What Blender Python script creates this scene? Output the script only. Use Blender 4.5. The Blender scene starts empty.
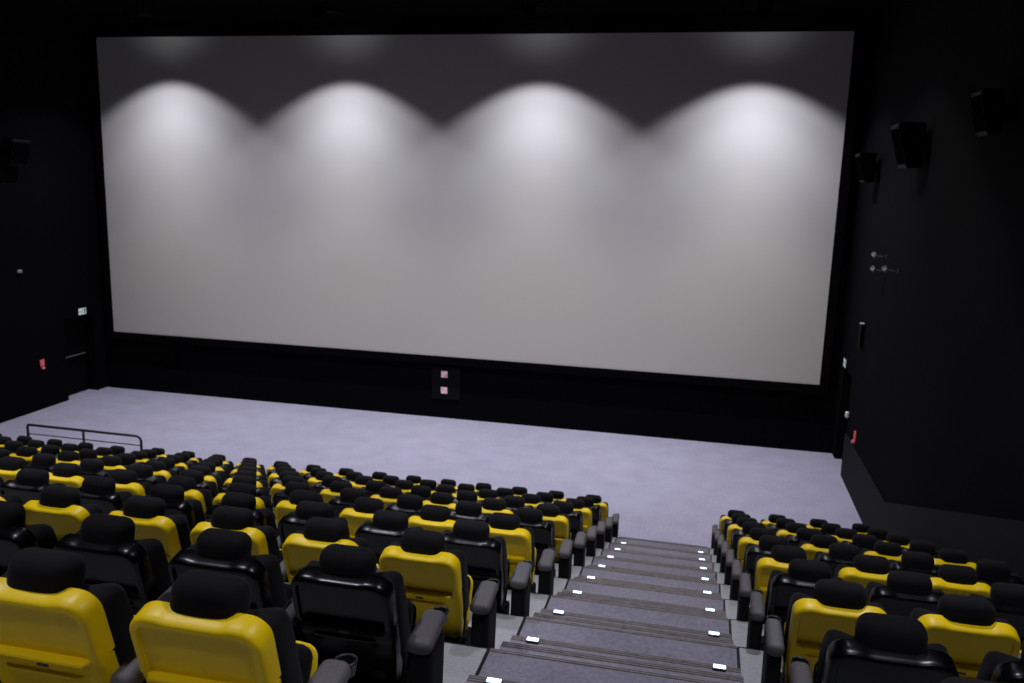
import bpy, bmesh, math, random
from mathutils import Vector, Matrix
random.seed(4)
S = 0.912            # one modelling unit in metres
FLOOR = -6.65        # hall floor below the eye (modelling units); the floor becomes z = 0
COL = bpy.context.scene.collection
sc = bpy.context.scene

def W(x, y, z): return Vector((x*S, y*S, (z-FLOOR)*S))

# ------------------------------------------------------------------ materials
def mat(name, col, rough=0.6, spec=0.5, noise=0.0, nscale=60.0, bump=0.0, emit=None, estr=0.0, metal=0.0, coat=0.0, sheen=0.0, mottle=0.0):
    m = bpy.data.materials.new(name); m.use_nodes = True
    nt = m.node_tree; b = nt.nodes['Principled BSDF']
    b.inputs['Base Color'].default_value = (*col, 1)
    b.inputs['Roughness'].default_value = rough
    b.inputs['Specular IOR Level'].default_value = spec
    b.inputs['Metallic'].default_value = metal
    b.inputs['Coat Weight'].default_value = coat
    b.inputs['Sheen Weight'].default_value = sheen
    if noise or bump or mottle:
        tc = nt.nodes.new('ShaderNodeTexCoord')
        n = nt.nodes.new('ShaderNodeTexNoise'); n.inputs['Scale'].default_value = nscale
        n.inputs['Detail'].default_value = 3
        nt.links.new(tc.outputs['Object'], n.inputs['Vector'])
        fac = n.outputs['Fac']
        if mottle:
            n2 = nt.nodes.new('ShaderNodeTexNoise'); n2.inputs['Scale'].default_value = 1.7; n2.inputs['Detail'].default_value = 4
            nt.links.new(tc.outputs['Object'], n2.inputs['Vector'])
            ma = nt.nodes.new('ShaderNodeMix'); ma.inputs['Factor'].default_value = mottle
            nt.links.new(n.outputs['Fac'], ma.inputs['A']); nt.links.new(n2.outputs['Fac'], ma.inputs['B'])
            fac = ma.outputs['Result']
        if noise or mottle:
            cr = nt.nodes.new('ShaderNodeValToRGB')
            k = noise
            cr.color_ramp.elements[0].position = 0.3; cr.color_ramp.elements[1].position = 0.7
            cr.color_ramp.elements[0].color = (*[c*(1-k) for c in col], 1)
            cr.color_ramp.elements[1].color = (*[min(1, c*(1+k)) for c in col], 1)
            nt.links.new(fac, cr.inputs['Fac']); nt.links.new(cr.outputs['Color'], b.inputs['Base Color'])
        if bump:
            bp = nt.nodes.new('ShaderNodeBump'); bp.inputs['Strength'].default_value = bump; bp.inputs['Distance'].default_value = 0.002
            nt.links.new(n.outputs['Fac'], bp.inputs['Height']); nt.links.new(bp.outputs['Normal'], b.inputs['Normal'])
    if emit:
        b.inputs['Emission Color'].default_value = (*emit, 1); b.inputs['Emission Strength'].default_value = estr
    return m

M = dict(
    wall=mat('black wall fabric', (.0027, .0027, .0042), .95, .05, noise=.3, nscale=30),
    ceiling=mat('black ceiling', (.0015, .0015, .002), .95, .02, noise=.2, nscale=10),
    dado=mat('dark painted dado', (.012, .012, .0145), .75, .1, noise=.15, nscale=25),
    doorp=mat('black door leaf', (.002, .002, .003), .6, .1, noise=.2, nscale=12),
    floor=mat('pale speckled carpet', (.335, .325, .43), .9, .15, noise=.20, nscale=28, bump=.3, mottle=.35),
    carpet=mat('dark stair carpet', (.19, .178, .212), .95, .1, noise=.28, nscale=34, bump=.3, mottle=.4),
    vinyl=mat('light grey platform floor', (.30, .30, .30), .7, .3, noise=.12, nscale=60),
    nosing=mat('ribbed dark nosing', (.17, .15, .146), .6, .3, noise=.2, nscale=20),
    edge=mat('black edge trim', (.008, .008, .009), .6, .3, noise=.1),
    yellow=mat('yellow moulded plastic', (.88, .60, .002), .40, .3, noise=.03, nscale=8, bump=.05),
    black=mat('black moulded plastic', (.0018, .0018, .0026), .27, .30, noise=.1, nscale=8, bump=.05),
    fabric=mat('black seat fabric', (.0065, .0063, .0075), .85, .15, noise=.25, nscale=150, bump=.35, sheen=.03),
    arm=mat('charcoal armrest vinyl', (.10, .092, .094), .6, .35, noise=.12, nscale=90, bump=.2),
    panel=mat('black seat side panel', (.005, .005, .006), .7, .2, noise=.15, nscale=60),
    metal=mat('black painted steel', (.012, .012, .014), .45, .5, noise=.1),
    cup=mat('black cup ring', (.012, .012, .013), .35, .5, noise=.1),
    plate=mat('dark name plate', (.02, .017, .01), .4, .4, noise=.2),
    screen=mat('matte white screen', (.60, .575, .54), .95, .05, noise=.02, nscale=260),
    mask=mat('black masking velvet', (.004, .004, .005), 1.0, .0, noise=.2, nscale=40),
    speaker=mat('black speaker cabinet', (.002, .002, .0025), .6, .1, noise=.1),
    grille=mat('black speaker grille', (.002, .002, .0025), .9, .0, noise=.3, nscale=200),
    lamp=mat('lamp lens', (.8, .8, .8), .4, emit=(.9, .93, 1), estr=.4, noise=.01),
    led=mat('step light lens', (.8, .85, .9), .3, emit=(.55, .78, 1), estr=2.4, noise=.01),
    ledbody=mat('step light surround', (.03, .03, .035), .4, noise=.1),
    exitlit=mat('backlit exit sign face', (.5, .6, .6), .5, emit=(.70, .84, .84), estr=.32, noise=.02),
    exitgreen=mat('exit sign pictogram', (.02, .16, .10), .5, emit=(.05, .35, .25), estr=.15, noise=.02),
    red=mat('red call point', (.62, .10, .11), .5, emit=(.8, .14, .16), estr=.18, noise=.05),  # faint emission added to lift the red off the dim wall
    pink=mat('pale pink sign', (.70, .50, .56), .5, emit=(.85, .55, .6), estr=.2, noise=.04),  # unlit plate; a small glow is put in to brighten it
    redmark=mat('sign symbol', (.45, .12, .2), .5, noise=.05),
    greyfix=mat('grey spotlight body', (.42, .40, .43), .4, .5, noise=.05),
    bar=mat('dull steel bar', (.12, .12, .125), .5, .3, noise=.05),
    whitefix=mat('white switch box', (.8, .8, .84), .4, .5, noise=.03),
    hatch=mat('dark wall panel', (.004, .004, .005), .7, .1, noise=.15, nscale=20),
)

# ------------------------------------------------------------------ helpers
def link(name, bm, m, parent=None, loc=None, smooth=False, kind=None):
    me = bpy.data.meshes.new(name)
    bmesh.ops.recalc_face_normals(bm, faces=bm.faces[:])
    bmesh.ops.scale(bm, vec=(S, S, S), verts=bm.verts[:])
    bm.to_mesh(me); bm.free()
    if smooth:
        for p in me.polygons: p.use_smooth = True
    me.materials.append(m)
    o = bpy.data.objects.new(name, me); COL.objects.link(o)
    if parent is not None: o.parent = parent
    if loc is not None: o.location = loc
    if kind: o['kind'] = kind
    return o

def sharp(o, deg=35):
    me = o.data
    me.set_sharp_from_angle(angle=math.radians(deg)) if hasattr(me, 'set_sharp_from_angle') else None
    return o

def tag(o, label, cat, group=None):
    o['label'] = label; o['category'] = cat
    if group: o['group'] = group
    return o

def thing(name, label, cat, loc, rz=0, group=None):
    e = bpy.data.objects.new(name, None); COL.objects.link(e)
    e.empty_display_size = .1; e.location = loc; e.rotation_euler = (0, 0, rz)
    return tag(e, label, cat, group)

def box(bm, x0, x1, y0, y1, z0, z1, bevel=0, seg=2):
    vs = [bm.verts.new(c) for c in ((x0,y0,z0),(x1,y0,z0),(x1,y1,z0),(x0,y1,z0),(x0,y0,z1),(x1,y0,z1),(x1,y1,z1),(x0,y1,z1))]
    fs = [bm.faces.new([vs[i] for i in f]) for f in ((0,3,2,1),(4,5,6,7),(0,1,5,4),(1,2,6,5),(2,3,7,6),(3,0,4,7))]
    if bevel:
        es = list({e for f in fs for e in f.edges})
        bmesh.ops.bevel(bm, geom=es, offset=bevel, segments=seg, profile=.5, affect='EDGES')

def abox(x0, x1, y0, y1, z0, z1, name, m, kind='structure', bevel=0, parent=None):
    """axis box in hall coordinates (modelling units, z relative to the eye)"""
    bm = bmesh.new(); box(bm, x0, x1, y0, y1, z0-FLOOR, z1-FLOOR, bevel)
    return link(name, bm, m, parent, kind=kind)

def rbox(sx, sy, sz, r, n=10, fn=None):
    """soft cushion-like rounded box centred at the origin"""
    bm = bmesh.new()
    bmesh.ops.create_cube(bm, size=2)
    bmesh.ops.subdivide_edges(bm, edges=bm.edges[:], cuts=n, use_grid_fill=True)
    h = Vector((sx/2, sy/2, sz/2))
    for v in bm.verts:
        p = Vector([math.copysign(1-(1-min(1, abs(c)))**1.7, c) for c in v.co])
        p = Vector((p.x*h.x, p.y*h.y, p.z*h.z))
        rr = [min(r, k) for k in h]
        q = Vector([max(-(h[i]-rr[i]), min(h[i]-rr[i], p[i])) for i in range(3)])
        d = p-q
        e = Vector([d[i]/rr[i] for i in range(3)])
        if e.length > 1e-6:
            e = e.normalized()*1.0 if e.length > 1 else e
            p = q+Vector([e[i]*rr[i] for i in range(3)])
        v.co = fn(p) if fn else p
    return bm

def tube(bm, pts, r, n=10):
    """round bar along a polyline"""
    rings = []
    pts = [Vector(p) for p in pts]
    for i, p in enumerate(pts):
        a = (pts[i]-pts[i-1]) if i else (pts[1]-pts[0])
        b = (pts[i+1]-pts[i]) if i < len(pts)-1 else a
        t = (a.normalized()+b.normalized()).normalized()
        up = Vector((0, 0, 1)) if abs(t.z) < .9 else Vector((0, 1, 0))
        u = t.cross(up).normalized(); w = t.cross(u)
        rings.append([bm.verts.new(p+r*(math.cos(k*2*math.pi/n)*u+math.sin(k*2*math.pi/n)*w)) for k in range(n)])
    for A, B in zip(rings, rings[1:]):
        for k in range(n): bm.faces.new((A[k], A[(k+1) % n], B[(k+1) % n], B[k]))
    bm.faces.new(rings[0]); bm.faces.new(rings[-1][::-1])

def lathe(bm, prof, n=20, axis='Z'):
    rings = []
    for r, z in prof:
        ring = []
        for k in range(n):
            a = k*2*math.pi/n
            c = (r*math.cos(a), r*math.sin(a), z)
            if axis == 'Y': c = (c[0], c[2], c[1])
            if axis == 'X': c = (c[2], c[0], c[1])
            ring.append(bm.verts.new(c))
        rings.append(ring)
    for A, B in zip(rings, rings[1:]):
        for k in range(n): bm.faces.new((A[k], A[(k+1) % n], B[(k+1) % n], B[k]))
    return rings

# ------------------------------------------------------------------ the hall
P, H = 1.191, .4085               # row depth and rise
HY0 = 14.41                       # headrest line of the front row
XL, XR = -17.65, 3.55             # side walls
AL, AR = -1.16, .44               # the stepped aisle
D = 22.14                         # front wall
ZC = 3.97                         # ceiling
YB = -3.6
NROW = 12
def hy(r): return HY0-P*r
def zr(r): return FLOOR+H*r
def yf(r): return hy(r-1)-.02     # front edge of platform r

abox(XL-.6, XR+.6, yf(1)-.25, D+.3, FLOOR-.2, FLOOR, 'floor', M['floor'])
abox(XL-.6, XR+.6, YB-.3, D+.3, ZC, ZC+.15, 'ceiling', M['ceiling'])
abox(XL-.6, XR+.6, D, D+.25, FLOOR, ZC, 'wall_front', M['wall'])
abox(XL-.6, XR+.6, YB-.25, YB, FLOOR, ZC, 'wall_back', M['wall'])
DY0, DY1, DH = 20.50, 21.72, 2.36
for side, x, sgn in (('left', XL, -1), ('right', XR, 1)):
    bm = bmesh.new()
    def bx(y0, y1, z0, z1, xa=0.0, xb=.34):
        a, b = sorted((x+sgn*xa, x+sgn*xb)); box(bm, a, b, y0, y1, z0, z1)
    bx(YB, DY0, 0, ZC-FLOOR); bx(DY1, D, 0, ZC-FLOOR); bx(DY0, DY1, DH, ZC-FLOOR)
    bx(YB, D, 0, ZC-FLOOR, .34, .5)
    link('wall_'+side, bm, M['wall'], kind='structure')
# exit doors inside the recesses
for k, (x, sgn) in enumerate(((XL, -1), (XR, 1))):
    bm = bmesh.new()
    a, b = sorted((x+sgn*.30, x+sgn*.335)); box(bm, a, b, DY0+.04, DY1-.04, .01, DH-.04, .008)
    d = link('door_%d' % (k+1), bm, M['doorp'], kind='structure')
    bm = bmesh.new()
    xx = x+sgn*.24
    tube(bm, [(x+sgn*.30, DY0+.12, 1.17), (xx, DY0+.14, 1.17), (xx, DY1-.16, 1.17), (x+sgn*.30, DY1-.14, 1.17)], .02, 8)
    link('push_bar', bm, M['bar'] if sgn < 0 else M['metal'], d, smooth=True)
# dado boards along the side walls: level by the floor, then rising with the rows
def dado(name, x, sgn, m):
    bm = bmesh.new()
    t = .035
    pts = [(20.45, 0), (20.45, 1.03), (15.95, 1.03), (yf(10), 1.03+(15.95-yf(10))*H/P), (YB+.1, 1.03+(15.95-yf(10))*H/P), (YB+.1, 0)]
    A = [bm.verts.new((x, y, z)) for y, z in pts]; B = [bm.verts.new((x-sgn*t, y, z)) for y, z in pts]
    bm.faces.new(A); bm.faces.new(B[::-1])
    for i in range(len(pts)):
        j = (i+1) % len(pts); bm.faces.new((A[i], A[j], B[j], B[i]))
    return link(name, bm, m, kind='structure')
dado('baseboard_left', XL, -1, M['wall']); dado('baseboard_right', XR, 1, M['dado'])

# stepped platforms and the aisle stairs
for r in range(1, NROW+1):
    y1, y0 = yf(r), (yf(r+1) if r < NROW else YB)
    for x0, x1 in ((XL+.04, AL-.022), (AR+.022, XR-.04)):
        pf = abox(x0, x1, y0, y1, FLOOR, zr(r), 'seating_platform', M['vinyl'])
        bm = bmesh.new(); z = zr(r)-FLOOR
        box(bm, x0, x1, y1, y1+.012, z-.05, z+.002)
        link('edge_strip', bm, M['edge'], pf)
    ld = abox(AL, AR, y0, y1, FLOOR, zr(r), 'aisle_landing', M['carpet'])
    for xe in (AL-.021, AR+.003):
        bm = bmesh.new(); z = zr(r)-FLOOR
        box(bm, xe, xe+.018, y0, y1, z-.30, z+.006)
        link('edge_strip', bm, M['edge'], ld)
    def nosing(parent, y, z, x0, x1, nr=2):
        bm = bmesh.new()           # ribbed profile run across the step edge
        prof = [(y-.009-.024*nr, z)]
        for i in range(nr):
            yy = y-.002-.024*(nr-i)
            prof += [(yy, z+.002), (yy+.003, z+.009), (yy+.014, z+.009), (yy+.017, z+.002)]
        prof += [(y-.004, z+.010), (y+.006, z+.008), (y+.008, z-.035), (y, z-.035), (y, z)]
        A = [bm.verts.new((x0, a, b)) for a, b in prof]; B = [bm.verts.new((x1, a, b)) for a, b in prof]
        for i in range(len(prof)-1): bm.faces.new((A[i], A[i+1], B[i+1], B[i]))
        bm.faces.new(A); bm.faces.new(B[::-1])
        link('nosing', bm, M['nosing'], parent)
    nosing(ld, y1, zr(r)-FLOOR, AL, AR, 1)
    z0 = zr(r-1)-FLOOR
    for k, (ya, zb) in enumerate(((y1+.33, 2*H/3), (y1+.66, H/3))):
        bm = bmesh.new(); box(bm, AL, AR, y1 + .33*k, ya, z0+.0005, z0+zb) if k else box(bm, AL, AR, y1+.0005, ya, z0+.0005, z0+zb)
        st = link('aisle_step', bm, M['carpet'], kind='structure')
        nosing(st, ya, z0+zb, AL+.004, AR-.004)

# small lights set on the lower step of every flight
ORD = ['first','second','third','fourth','fifth','sixth','seventh','eighth','ninth','tenth','eleventh','twelfth','thirteenth','fourteenth','fifteenth','sixteenth','seventeenth','eighteenth','nineteenth','twentieth','twenty-first','twenty-second']
def step_light(x, r, label):
    t = thing('step_light', label, 'step light', W(x, yf(r)+.622, zr(r-1)+H/3+.0095), 0, 'small lights along both edges of the stairs')
    bm = bmesh.new(); box(bm, -.046, .046, -.025, .025, 0, .009, .003); link('surround', bm, M['ledbody'], t)
    bm = bmesh.new()
    box(bm, -.042, .042, -.021, .021, .0085, .017, .006)
    link('lens', bm, M['led'], t, smooth=True)
    return t
for r in range(2, 12):
    n = ORD[r-2]
    step_light(-1.0, r, 'small glowing step light, left edge of the stairs, %s one up from the hall floor' % n)
    if r > 2 or True:
        step_light(.30, r, 'small glowing step light, right edge of the stairs, %s one up from the hall floor' % n)

# ------------------------------------------------------------------ screen
SY = 22.0; ks = SY/19.7488
sx0, sx1, sz1, sz0 = -15.4278*ks, 2.7511*ks, 3.2387*ks, -4.3575*ks
scr = thing('cinema_screen', 'huge pale widescreen cinema screen on the black front wall', 'screen', W((sx0+sx1)/2, SY, sz0))
cx = (sx0+sx1)/2; hw = (sx1-sx0)/2; hh = sz1-sz0
bm = bmesh.new(); box(bm, -hw, hw, 0, .03, 0, hh); link('projection_surface', bm, M['screen'], scr)
bm = bmesh.new()
fo = [(-hw-.22, -.22), (hw+.22, -.22), (hw+.22, hh+.18), (-hw-.22, hh+.18)]; fi = [(-hw, 0), (hw, 0), (hw, hh), (-hw, hh)]
ring = [[bm.verts.new((x, y, z)) for x, z in q] for q, y in ((fo, -.02), (fi, -.02), (fi, .10), (fo, .10))]
for a in range(4):
    A, B = ring[a], ring[(a+1) % 4]
    for k in range(4): bm.faces.new((A[k], A[(k+1) % 4], B[(k+1) % 4], B[k]))
link('masking_frame', bm, M['mask'], scr)

# ------------------------------------------------------------------ seats
RA = math.atan2(.088, .335)       # recline of the back
def rec(p, piv_h=.73):
    """from the upright back plane (x, depth forward, v up) to the reclined one"""
    x, d, v = p
    return Vector((x, d*math.cos(RA)-v*math.sin(RA), piv_h+v*math.cos(RA)+d*math.sin(RA)))

def shell_bm():
    hwid, top = .266, .270
    out = []; dip = {}
    def sm(a): a = max(0, min(1, a)); return a*a*(3-2*a)
    out.append((-hwid, 0)); 
    for k in range(1, 5): out.append((-hwid, .17*k/4))
    rc = .085
    for k in range(1, 8):
        a = math.pi-k*(math.pi/2)/8
        out.append((-hwid+rc+rc*math.cos(a), top-rc+(rc)*math.sin(a)))
    n = 20
    for k in range(n+1):
        u = -hwid+rc+(2*hwid-2*rc)*k/n
        out.append((u, top)); dip[len(out)-1] = .008*sm((.150-abs(u))/.05)
    for k in range(1, 8):
        a = math.pi/2-k*(math.pi/2)/8
        out.append((hwid-rc+rc*math.cos(a), top-rc+rc*math.sin(a)))
    for k in range(4, 0, -1): out.append((hwid, .17*k/4))
    out.append((hwid, 0))
    for k in range(1, 10): out.append((hwid-2*hwid*k/10, 0))
    N = len(out)
    nor = []
    for i in range(N):
        a = Vector(out[i-1]); b = Vector(out[(i+1) % N]); t = (b-a).normalized()
        nor.append(Vector((t.y, -t.x)))
    bm = bmesh.new(); rings = []
    for ins, dep in ((.003, .100), (0, .093), (0, .030), (.003, .014), (.010, .004), (.020, 0), (.035, 0), (.038, .005), (.042, .016), (.054, .016)):
        ring = []
        for i_, ((u, v), nn) in enumerate(zip(out, nor)):
            dz = dip.get(i_, 0)*max(0.0, 1-ins/.030)
            p = Vector((u, v))+nn*ins if v > .02 else Vector((u-math.copysign(min(ins, abs(u)), u), v+ins*.12))
            ring.append(bm.verts.new(rec((p.x, dep, p.y-dz))))
        rings.append(ring)
    for A, B in zip(rings, rings[1:]):
        for k in range(N): bm.faces.new((A[k], A[(k+1) % N], B[(k+1) % N], B[k]))
    bm.faces.new(rings[0]); f = bm.faces.new(rings[-1])
    bmesh.ops.triangulate(bm, faces=[f])
    return bm

def lower_shell_bm():
    # (depth forward y, height h, rib amount)
    prof = [(-.002, .738, 1), (-.022, .730, 1), (-.024, .722, 1), (-.004, .712, 1), (.012, .700, 0), (.022, .668, 0), (.026, .655, 0), (.012, .650, 2), (.012, .642, 2),
            (.030, .636, 0), (.042, .60, 0), (.060, .53, 0), (.080, .46, 0), (.10, .40, 0), (.125, .365, 0), (.16, .35, 0), (.20, .35, 0), (.20, .44, 0), (.13, .60, 0), (.09, .738, 0)]
    us = [-1, -.985, -.94, -.86, -.80, -.74, -.66, -.58, -.45, -.3, -.15, 0, .15, .3, .45, .58, .66, .74, .80, .86, .94, .985, 1]
    bm = bmesh.new(); cols = []
    base = {1: .000, 2: .029}
    for u in us:
        c = []
        for i, (y, h, rib) in enumerate(prof):
            lim = .80 if rib == 1 else .60
            if rib:
                flat = .004 if rib == 1 else .028
                f = max(0, min(1, (lim+.06-abs(u))/.06)); y = flat+(y-flat)*f
            rim = max(0, abs(u)-.90)/.10
            wid = .264-.02*max(0, (.60-h)/.25)
            c.append(bm.verts.new((u*wid, y+.022*rim*rim*(1 if i < 16 else 0), h)))
        cols.append(c)
    n = len(prof)
    for A, B in zip(cols, cols[1:]):
        for k in range(n): bm.faces.new((A[k], B[k], B[(k+1) % n], A[(k+1) % n]))
    bm.faces.new(cols[0]); bm.faces.new(cols[-1][::-1])
    return bm

def backrest_bm():
    def fn(p):
        w = (abs(p.x)/.265)
        y = p.y
        if p.y > 0: y += .045*max(0, (w-.55)/.45)**1.3 - .012*(1-w*w)      # side bolsters
        if p.z > .2: y -= .03*((p.z-.2)/.12)**2*(1 if p.y > 0 else 0)
        x = p.x*(1-.05*max(0, p.z-.1)/.2)
        return rec((x, .146+y, p.z-.045))
    return rbox(.545, .15, .54, .07, 12, fn)

def headrest_bm():
    def fn(p):
        y = p.y+.50*p.x*p.x+.02*(p.z/.1)
        z = p.z*(1-.8*p.x*p.x)+.006*(1-(p.x/.15)**2)
        return Vector((p.x, y+.062, z+1.020))
    return rbox(.298, .140, .182, .064, 12, fn)

TA = math.radians(66)             # the seats stand tipped up
def tip(p):
    x, a, b = p                   # a along the seat from the hinge, b out of the sitting face
    return Vector((x, .25+a*math.cos(TA)-b*math.sin(TA)*.5, .275+a*math.sin(TA)+b*math.cos(TA)))
def cushion_bm():
    def fn(p):
        b = p.z + (.012*(1-(p.x/.25)**2) if p.z > 0 else 0)
        return tip((p.x, p.y+.21, b+.045))
    return rbox(.49, .44, .12, .05, 10, fn)
def seat_pan_bm():
    def fn(p): return tip((p.x*(1-.06*max(0, -p.z/.03)), p.y+.22, p.z-.045))
    return rbox(.505, .46, .05, .07, 10, fn)

def arm_bm(x, w=1.0):
    def fn(p):
        t = p.y/.15
        return Vector((x+p.x*w*(1-.06*t), (.13+p.y), .685+.02*t+p.z-.012*max(0, t-.4)**2))
    return rbox(.100, .30, .082, .036, 10, fn)
def panel_bm(x, w=1.0):
    def fn(p):
        t = p.z/.31
        y = p.y*(1-.12*max(0, -t))+.125
        return Vector((x+p.x*w, y+.02*t, .33+p.z))
    return rbox(.090, .29, .64, .045, 10, fn)
def cup_bm(x, w=1.0):
    bm = bmesh.new()
    lathe(bm, [(.030, -.055), (.036, -.05), (.042, .0), (.046, .004), (.046, .012), (.038, .012), (.037, .004), (.031, -.045), (.001, -.046)], 16)
    for v in bm.verts: v.co += Vector((x+.01, .325, .690))
    return bm
def plate_bm():
    bm = bmesh.new(); box(bm, -.026, .026, -.004, .004, -.013, .013, .002)
    for v in bm.verts:
        v.co = Vector((v.co.x, v.co.y+.0205, v.co.z+.684))
    return bm
def foot_bm(x, w=1.0):
    bm = bmesh.new(); box(bm, x-.03, x+.03, -.02, .22, .003, .04, .01); return bm

def make_chair(shellmat):
    t = thing('cinema_chair', '', 'seat', (0, 0, 0))
    sharp(link('shell', shell_bm(), shellmat, t, smooth=True), 50)
    lo = sharp(link('lower_shell', lower_shell_bm(), shellmat, t, smooth=True), 45)
    link('number_plate', plate_bm(), M['plate'], lo)
    link('backrest', backrest_bm(), M['fabric'], t, smooth=True)
    link('headrest', headrest_bm(), M['fabric'], t, smooth=True)
    cu = link('seat_cushion', cushion_bm(), M['fabric'], t, smooth=True)
    link('seat_pan', seat_pan_bm(), shellmat, t, smooth=True)
    bm = bmesh.new(); box(bm, -.275, .275, .13, .36, .004, .335, .02); link('seat_base', bm, M['panel'], t)
    a = link('armrest', arm_bm(-.34), M['arm'], t, smooth=True)
    link('cup_holder', cup_bm(-.34), M['cup'], a, smooth=True)
    p = link('side_panel', panel_bm(-.34), M['panel'], t, smooth=True)
    link('foot', foot_bm(-.34), M['metal'], p)
    return t

def children(o): return [c for c in bpy.data.objects if c.parent is o]
protos = {}
for nm, m in (('yellow', M['yellow']), ('black', M['black'])):
    t = make_chair(m)
    protos[nm] = [t, [(c, children(c)) for c in children(t)]]
# the extra armrest that closes a row at the aisle
XM = {k: link('armrest', f(.408, 1.32), M[m], None, smooth=True) for k, f, m in (('armrest', arm_bm, 'arm'), ('side_panel', panel_bm, 'panel'), ('cup_holder', cup_bm, 'cup'), ('foot', foot_bm, 'metal'))}
used = {'yellow': False, 'black': False}
def place(colour, x, r, label, group, close=0, aisle_left=False):
    t, parts = protos[colour]
    if not used[colour]:
        root = t; used[colour] = True
    else:
        root = t.copy(); COL.objects.link(root)
        for c, subs in parts:
            cc = c.copy(); COL.objects.link(cc); cc.parent = root
            for s in subs:
                s2 = s.copy(); COL.objects.link(s2); s2.parent = cc
    root.location = W(x, hy(r), zr(r))
    tag(root, label, 'seat', group)
    if close:
        made = {}
        for k in ('armrest', 'side_panel'):
            o = bpy.data.objects.new(k, XM[k].data); COL.objects.link(o); o.parent = root; made[k] = o
        for k, pk in (('cup_holder', 'armrest'), ('foot', 'side_panel')):
            o = bpy.data.objects.new(k, XM[k].data); COL.objects.link(o); o.parent = made[pk]
    return root

nleft = [14, 20, 20, 18, 16, 14, 13, 11, 9, 7, 6]
nright = [4, 4, 4, 4, 4, 4, 4, 3, 3, 2, 2]
def lab(colour, r, c, side):
    row = 'front row' if r == 0 else '%s row from the front' % ORD[r]
    pos = 'at the aisle' if c == 0 else '%s from the aisle' % ORD[c]
    return '%s-backed cinema seat, %s, %s, %s of the stairs' % (colour, row, pos, side)
SP = [.68]*8+[.686, .699, .699]       # the rear rows stand a little wider
for r in range(11):
    colour = 'yellow' if r % 2 == 0 else 'black'
    for c in range(nleft[r]):
        place(colour, -1.63-SP[r]*c-.003*r-(.012 if r == 10 else 0), r, lab(colour, r, c, 'left'), 'cinema seats left of the stairs', c == 0)
    for c in range(nright[r]):
        place(colour, .87+.68*c+.0065*r, r, lab(colour, r, c, 'right'), 'cinema seats right of the stairs', False)
for o in XM.values(): bpy.data.objects.remove(o)

# ------------------------------------------------------------------ handrail by the open bay in front of the left seats
rl = thing('guard_rail', 'black metal guard rail standing in front of the left seats', 'railing', W(-12.7, 15.1, FLOOR))
L = 1.40; HT = 1.10
bm = bmesh.new()
tube(bm, [(-L, 0, 0), (-L, 0, HT-.04), (-L+.012, 0, HT-.012), (-L+.04, 0, HT), (L-.10, 0, HT), (L-.03, 0, HT-.03), (L, 0, HT-.10), (L, 0, 0)], .028, 10)
link('top_rail', bm, M['metal'], rl, smooth=True)
bm = bmesh.new(); tube(bm, [(0, 0, 0), (0, 0, HT-.01)], .026, 10); link('post', bm, M['metal'], rl, smooth=True)
for z in (.90, .60, .30):
    bm = bmesh.new(); tube(bm, [(-L, 0, z), (L, 0, z)], .012, 8); link('rail_bar', bm, M['metal'], rl, smooth=True)
for x in (-L, 0, L):
    bm = bmesh.new(); lathe(bm, [(.001, .012), (.06, .012), (.06, .0), (.001, 0)], 16)
    for v in bm.verts: v.co.x += x
    link('base_plate', bm, M['metal'], rl)

# ------------------------------------------------------------------ panel and small signs on the front wall
def bevel_thing(name, label, cat, loc, dims, m, bevel=.01, rz=0, group=None):
    bm = bmesh.new(); sx, sy, sz = dims; box(bm, -sx/2, sx/2, -sy, 0, 0, sz, bevel)
    o = link(name, bm, m, None, loc); o.rotation_euler = (0, 0, rz)
    return tag(o, label, cat, group)
pn = thing('wall_panel', 'dark flush access panel low on the wall below the screen', 'panel', W(-6.75, D, -6.10))
bm = bmesh.new(); box(bm, -.41, .41, -.03, 0, 0, .93, .012); link('cover', bm, M['hatch'], pn)
for z, nm in ((-5.475, 'upper'), (-5.935, 'lower')):
    s = thing('safety_sign', 'small square pinkish sign on the dark panel below the screen, the %s of two' % nm, 'sign', W(-6.80, D-.032, z), 0, 'two square signs on the dark panel')
    bm = bmesh.new(); box(bm, -.09, .09, -.012, 0, 0, .18, .003); link('plate', bm, M['pink'], s)
    bm = bmesh.new()               # a diagonal symbol on the plate
    pts = [(.01, .02), (.07, .02), (.07, .09)] if nm == 'upper' else [(-.05, .13), (-.02, .13), (-.02, .16), (-.05, .16)]
    A = [bm.verts.new((x, -.0125, z_)) for x, z_ in pts]; B = [bm.verts.new((x, -.0145, z_)) for x, z_ in pts]
    bm.faces.new(A); bm.faces.new(B[::-1])
    for i in range(len(pts)): j = (i+1) % len(pts); bm.faces.new((A[i], A[j], B[j], B[i]))
    link('symbol', bm, M['redmark'], s)

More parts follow.
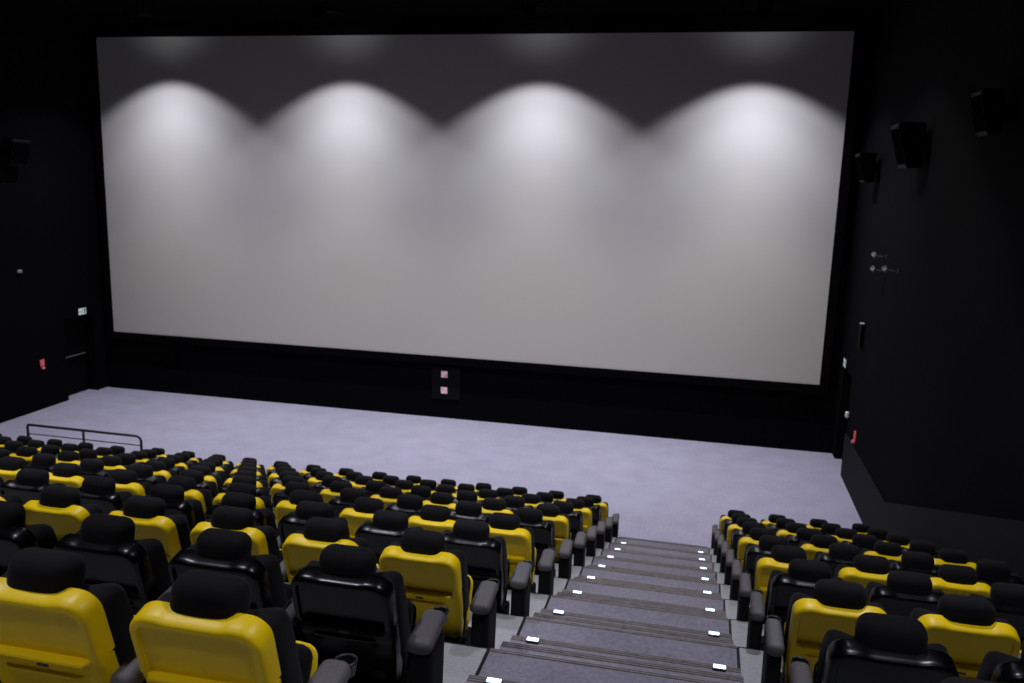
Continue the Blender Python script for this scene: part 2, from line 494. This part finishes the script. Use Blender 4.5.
# ------------------------------------------------------------------ side wall fittings
def exit_sign(x, y, h, rz, label):
    t = thing('exit_sign', label, 'sign', W(x, y, FLOOR+h), rz)
    bm = bmesh.new(); box(bm, -.17, .17, -.05, 0, 0, .21, .01); link('housing', bm, M['metal'], t)
    bm = bmesh.new(); box(bm, -.155, .155, -.054, -.0505, .015, .195); link('lit_face', bm, M['exitlit'], t)
    bm = bmesh.new()               # running figure, doorway and arrow as one pictogram
    def poly(pts):
        A = [bm.verts.new((a, -.0545, b)) for a, b in pts]; B = [bm.verts.new((a, -.0565, b)) for a, b in pts]
        bm.faces.new(A); bm.faces.new(B[::-1])
        for i in range(len(pts)): j = (i+1) % len(pts); bm.faces.new((A[i], A[j], B[j], B[i]))
    poly([(-.02, .10), (-.005, .15), (.03, .15), (.035, .14), (.01, .135), (.005, .11), (.03, .08), (.025, .04), (.012, .04), (.015, .075), (-.01, .095), (-.03, .05), (-.06, .05), (-.06, .062), (-.038, .062)])
    poly([(.02, .16), (.032, .172), (.044, .16), (.032, .148)])
    poly([(.07, .03), (.13, .03), (.13, .18), (.07, .18)])
    poly([(-.14, .105), (-.10, .145), (-.10, .118), (-.07, .118), (-.07, .092), (-.10, .092), (-.10, .065)])
    link('pictogram', bm, M['exitgreen'], t)
    return t
LR, RR = math.radians(90), math.radians(-90)      # facing into the hall from the left / right wall
exit_sign(XL, 21.22, 2.39, LR, 'small pale lit exit sign on the left wall above the door')
exit_sign(XR, 21.35, 2.42, RR, 'lit exit sign seen edge-on on the right wall beside the screen')
def call_point(x, y, h, rz, label):
    t = thing('fire_call_point', label, 'call point', W(x, y, FLOOR+h), rz, 'red call points on the side walls')
    bm = bmesh.new(); box(bm, -.075, .075, -.02, 0, .09, .27, .006); link('sign_plate', bm, M['red'], t)
    bm = bmesh.new(); box(bm, -.04, .04, -.06, 0, -.0, .07, .012); o = link('button_box', bm, M['red'], t)
    bm = bmesh.new(); lathe(bm, [(.001, -.068), (.018, -.068), (.018, -.059)], 14, 'Y')
    for v in bm.verts: v.co.z += .035
    bm.verts.index_update(); link('button', bm, M['whitefix'], o)
    return t
call_point(XL+.036, 19.55, 1.12, LR, 'red fire call point and sign low on the left wall')
call_point(XR-.0, 19.36, 1.12, RR, 'red fire call point and sign low on the right wall')
def small_box(name, x, y, h, rz, label, cat, dims, m):
    t = thing(name, label, cat, W(x, y, FLOOR+h), rz)
    sx, sy, sz = dims
    bm = bmesh.new(); box(bm, -sx/2, sx/2, -sy, 0, 0, sz, min(dims)*.25, 3); link('housing', bm, m, t)
    bm = bmesh.new(); lathe(bm, [(min(sx, sz)*.3, -sy-.008), (min(sx, sz)*.3, -sy), (.001, -sy)], 14, 'Y')
    for v in bm.verts: v.co.z += sz/2
    link('cover', bm, m, t)
    return t
small_box('wall_switch', XR, 20.40, 1.42, RR, 'small white switch box on the right wall above the red call point', 'switch', (.12, .07, .14), M['whitefix'])
small_box('motion_sensor', XL, 19.02, 3.84, LR, 'tiny pale sensor high on the dark left wall', 'sensor', (.13, .07, .08), M['greyfix'])
# a slim dark loudspeaker-like column box with a pale cap on the right wall
t = thing('control_box', 'slim dark box with a pale cap on the right wall below the spotlights', 'box', W(XR, 19.62, FLOOR+3.22), RR)
bm = bmesh.new(); box(bm, -.07, .07, -.09, 0, 0, .52, .015); link('housing', bm, M['speaker'], t)
bm = bmesh.new(); box(bm, -.06, .06, -.10, -.01, .525, .56, .012); link('cap', bm, M['greyfix'], t)

def spotlight(y, h, label, first=[0]):
    t = thing('wall_spotlight', label, 'spotlight', W(XR, y, FLOOR+h), 0, 'three small grey spotlights on the right wall')
    bm = bmesh.new(); box(bm, -.02, 0, -.04, .04, -.04, .04, .006); link('wall_plate', bm, M['metal'], t)
    bm = bmesh.new(); tube(bm, [(-.015, 0, 0), (-.10, .05, .0), (-.17, .22, .0)], .010, 8); link('arm', bm, M['metal'], t, smooth=True)
    bm = bmesh.new()
    lathe(bm, [(.001, -.10), (.045, -.10), (.058, -.085), (.068, .08), (.074, .10), (.066, .10), (.060, .06), (.001, .055)], 18)
    rot = Matrix.Rotation(math.radians(60), 3, 'X') @ Matrix.Rotation(math.radians(-25), 3, 'Y')
    for v in bm.verts: v.co = rot @ (v.co*.62)+Vector((-.19, .27, .0))
    link('lamp_head', bm, M['greyfix'], t, smooth=True)
    return t
spotlight(18.09, 5.35, 'small grey spotlight on the right wall, alone above two others')
spotlight(18.07, 5.07, 'small grey spotlight on the right wall, lower pair, nearer the screen')
spotlight(16.93, 5.18, 'small grey spotlight on the right wall, lower pair, farther from the screen')

def wall_speaker(x, sgn, y, h, w, hgt, dp, label):
    """wedge-shaped surround loudspeaker on a bracket, turned down into the seats"""
    t = thing('wall_speaker', label, 'loudspeaker', W(x, y, FLOOR+h), 0, 'surround loudspeakers high on the side walls')
    bm = bmesh.new()
    d1, d0 = dp, dp*.55             # depth at top and bottom
    pr = [(.10, 0), (.10+d0, 0), (.10+d1, hgt*.93), (.10+d1-.04, hgt), (.10, hgt)]
    A = [bm.verts.new((-sgn*a, -w/2, b)) for a, b in pr]; B = [bm.verts.new((-sgn*a, w/2, b)) for a, b in pr]
    f0 = [bm.faces.new(A), bm.faces.new(B[::-1])]
    for i in range(5): j = (i+1) % 5; f0.append(bm.faces.new((A[i], A[j], B[j], B[i])))
    bmesh.ops.recalc_face_normals(bm, faces=bm.faces[:])
    bmesh.ops.bevel(bm, geom=bm.edges[:], offset=.014, segments=2, affect='EDGES')
    link('cabinet', bm, M['speaker'], t)
    bm = bmesh.new()
    g = [(.10+d0+.0, .06), (.10+d1-.025, hgt*.90)]
    nx, nz = hgt*.93, -(d1-d0); ln = math.hypot(nx, nz); nx /= ln; nz /= ln
    g = [(.10+d0+(d1-d0)*k, hgt*.93*k) for k in (.08, .94)]
    q = []
    for off in (.001, .016):
        for (a, b) in g:
            for yy in (-w/2+.05, w/2-.05): q.append(bm.verts.new((-sgn*(a+nx*off), yy, b+nz*off)))
    for f in ((0, 1, 3, 2), (4, 6, 7, 5), (0, 4, 5, 1), (2, 3, 7, 6), (0, 2, 6, 4), (1, 5, 7, 3)): bm.faces.new([q[i] for i in f])
    link('grille', bm, M['grille'], t)
    bm = bmesh.new(); box(bm, min(0, -sgn*.105), max(0, -sgn*.105), -.09, .09, hgt*.35, hgt*.65, .01); link('bracket', bm, M['metal'], t)
    return t
wall_speaker(XR, 1, 20.05, 6.80, .55, .62, .36, 'black wedge loudspeaker high on the right wall, nearest the screen')
wall_speaker(XR, 1, 15.95, 7.03, .62, .74, .44, 'black wedge loudspeaker high on the right wall, second from the screen')
wall_speaker(XR, 1, 12.0, 7.36, .45, .54, .28, 'black wedge loudspeaker high on the right wall, third from the screen')
wall_speaker(XL, -1, 19.0, 6.62, .62, .66, .36, 'black wedge loudspeaker high on the left wall')

# ------------------------------------------------------------------ ceiling downlights and their light
def spot(name, loc, watts, cone, blend, rad=.05, col=(.90, .93, 1.0), rot=(0, 0, 0)):
    l = bpy.data.lights.new(name, 'SPOT'); l.energy = watts; l.spot_size = math.radians(cone); l.spot_blend = blend
    l.shadow_soft_size = rad*S; l.color = col
    o = bpy.data.objects.new(name, l); COL.objects.link(o); o.location = loc; o.rotation_euler = rot
    return o
LX = []
# lamp columns: the feet of the four scallops on the screen
for px in (-14.80, -9.55, -4.33, .92): LX.append(px)
COOL, WARM = (.85, .865, 1.0), (1.0, .94, .86)
KW = 66.0
SIDE = [(.88, .95, 1.0, 1.05), (.55, 1.0, 1.1, 1.0), (1, 1, 1, 1)]   # uneven strengths made up; weaker left lamps imitate lens vignetting
FRONT = [(3.6, 109, .28, COOL), (4.6, 108, .7, COOL), (9.4, 90, 1, COOL), (7.6, 60, 1, WARM)]
SECOND = [(3.6, 112, .35, WARM), (3.2, 112, .8, WARM)]
HOUSE = [(11.0, 78, .6, COOL)]
ROWS = [(SY-1.70, FRONT, 1.0, 9), (SY-6.0, SECOND, 1.0, 0), (SY-10.0, HOUSE, .5, 0), (SY-14.0, HOUSE, 1.0, 0), (SY-18.0, HOUSE, .7, 0), (SY-22.0, HOUSE, .6, 0)]
names = ['nearest the screen', 'second from the screen', 'third from the screen', 'fourth from the screen', 'fifth from the screen', 'sixth from the screen']
ZL = sz1+.10
for i, (y, beams, dim, pe) in enumerate(ROWS):
    for k, x in enumerate(LX):
        t = thing('ceiling_downlight', 'black ceiling downlight, row %s, %s from the left wall' % (names[i], ORD[k]), 'ceiling light', W(x, y, ZC), 0, 'downlights on the black ceiling')
        hgt = ZC-ZL
        bm = bmesh.new(); lathe(bm, [(.001, -.001), (.17, -.001), (.17, -hgt), (.145, -hgt), (.12, -.10), (.001, -.10)], 24); link('can', bm, M['mask'], t, smooth=False)
        bm = bmesh.new(); lathe(bm, [(.10, -.125), (.10, -.104), (.001, -.104)], 20)
        vs = bm.verts.new((0, 0, -.130)); 
        ringv = [v for v in bm.verts if abs(v.co.z+.125) < 1e-5]
        for a in range(20): bm.faces.new((ringv[a], ringv[(a+1) % 20], vs))
        link('lens', bm, M['lamp'], t)
        p = W(x, y, ZL)
        for k_, cone, bl, colr in beams: spot('downlight_beam', p, KW*k_*dim*(SIDE[min(i, 2)][k]), cone, bl, .06 if i == 0 else .13, colr)
        if pe:
            l = bpy.data.lights.new('downlight_spill', 'SPOT'); l.energy = pe; l.spot_size = math.radians(120); l.spot_blend = 1.0; l.shadow_soft_size = .06; l.color = (.9, .94, 1)
            o = bpy.data.objects.new('downlight_spill', l); COL.objects.link(o); o.location = p+Vector((0, .20*S, -.01)); o.rotation_euler = (math.radians(112), 0, 0)

# ------------------------------------------------------------------ camera and view
yaw, pitch, roll, f = 0.2181, -0.1886, 0.0290, 850.15
cy, sy = math.cos(yaw), math.sin(yaw)
fw = Vector((-sy*math.cos(pitch), cy*math.cos(pitch), math.sin(pitch))); rt = Vector((cy, sy, 0)); up = rt.cross(fw)
rt2 = math.cos(roll)*rt+math.sin(roll)*up; up2 = -math.sin(roll)*rt+math.cos(roll)*up
cam = bpy.data.cameras.new('camera'); co = bpy.data.objects.new('camera', cam); COL.objects.link(co)
m4 = Matrix((rt2, up2, -fw)).transposed().to_4x4(); m4.translation = W(0, 0, 0); co.matrix_world = m4
cam.sensor_width = 36; cam.lens = f/1024*36; cam.clip_start = .05; cam.clip_end = 100
cam.dof.use_dof = True; cam.dof.focus_distance = 4.2; cam.dof.aperture_fstop = 3.6
sc.camera = co
w = bpy.data.worlds.new('dark hall'); sc.world = w; w.use_nodes = True
w.node_tree.nodes['Background'].inputs['Color'].default_value = (.0, .0, .0, 1)
sc.view_settings.view_transform = 'Standard'; sc.view_settings.look = 'None'
sc.view_settings.gamma = 1; sc.view_settings.use_curve_mapping = False
sc.view_settings.exposure = 0.0
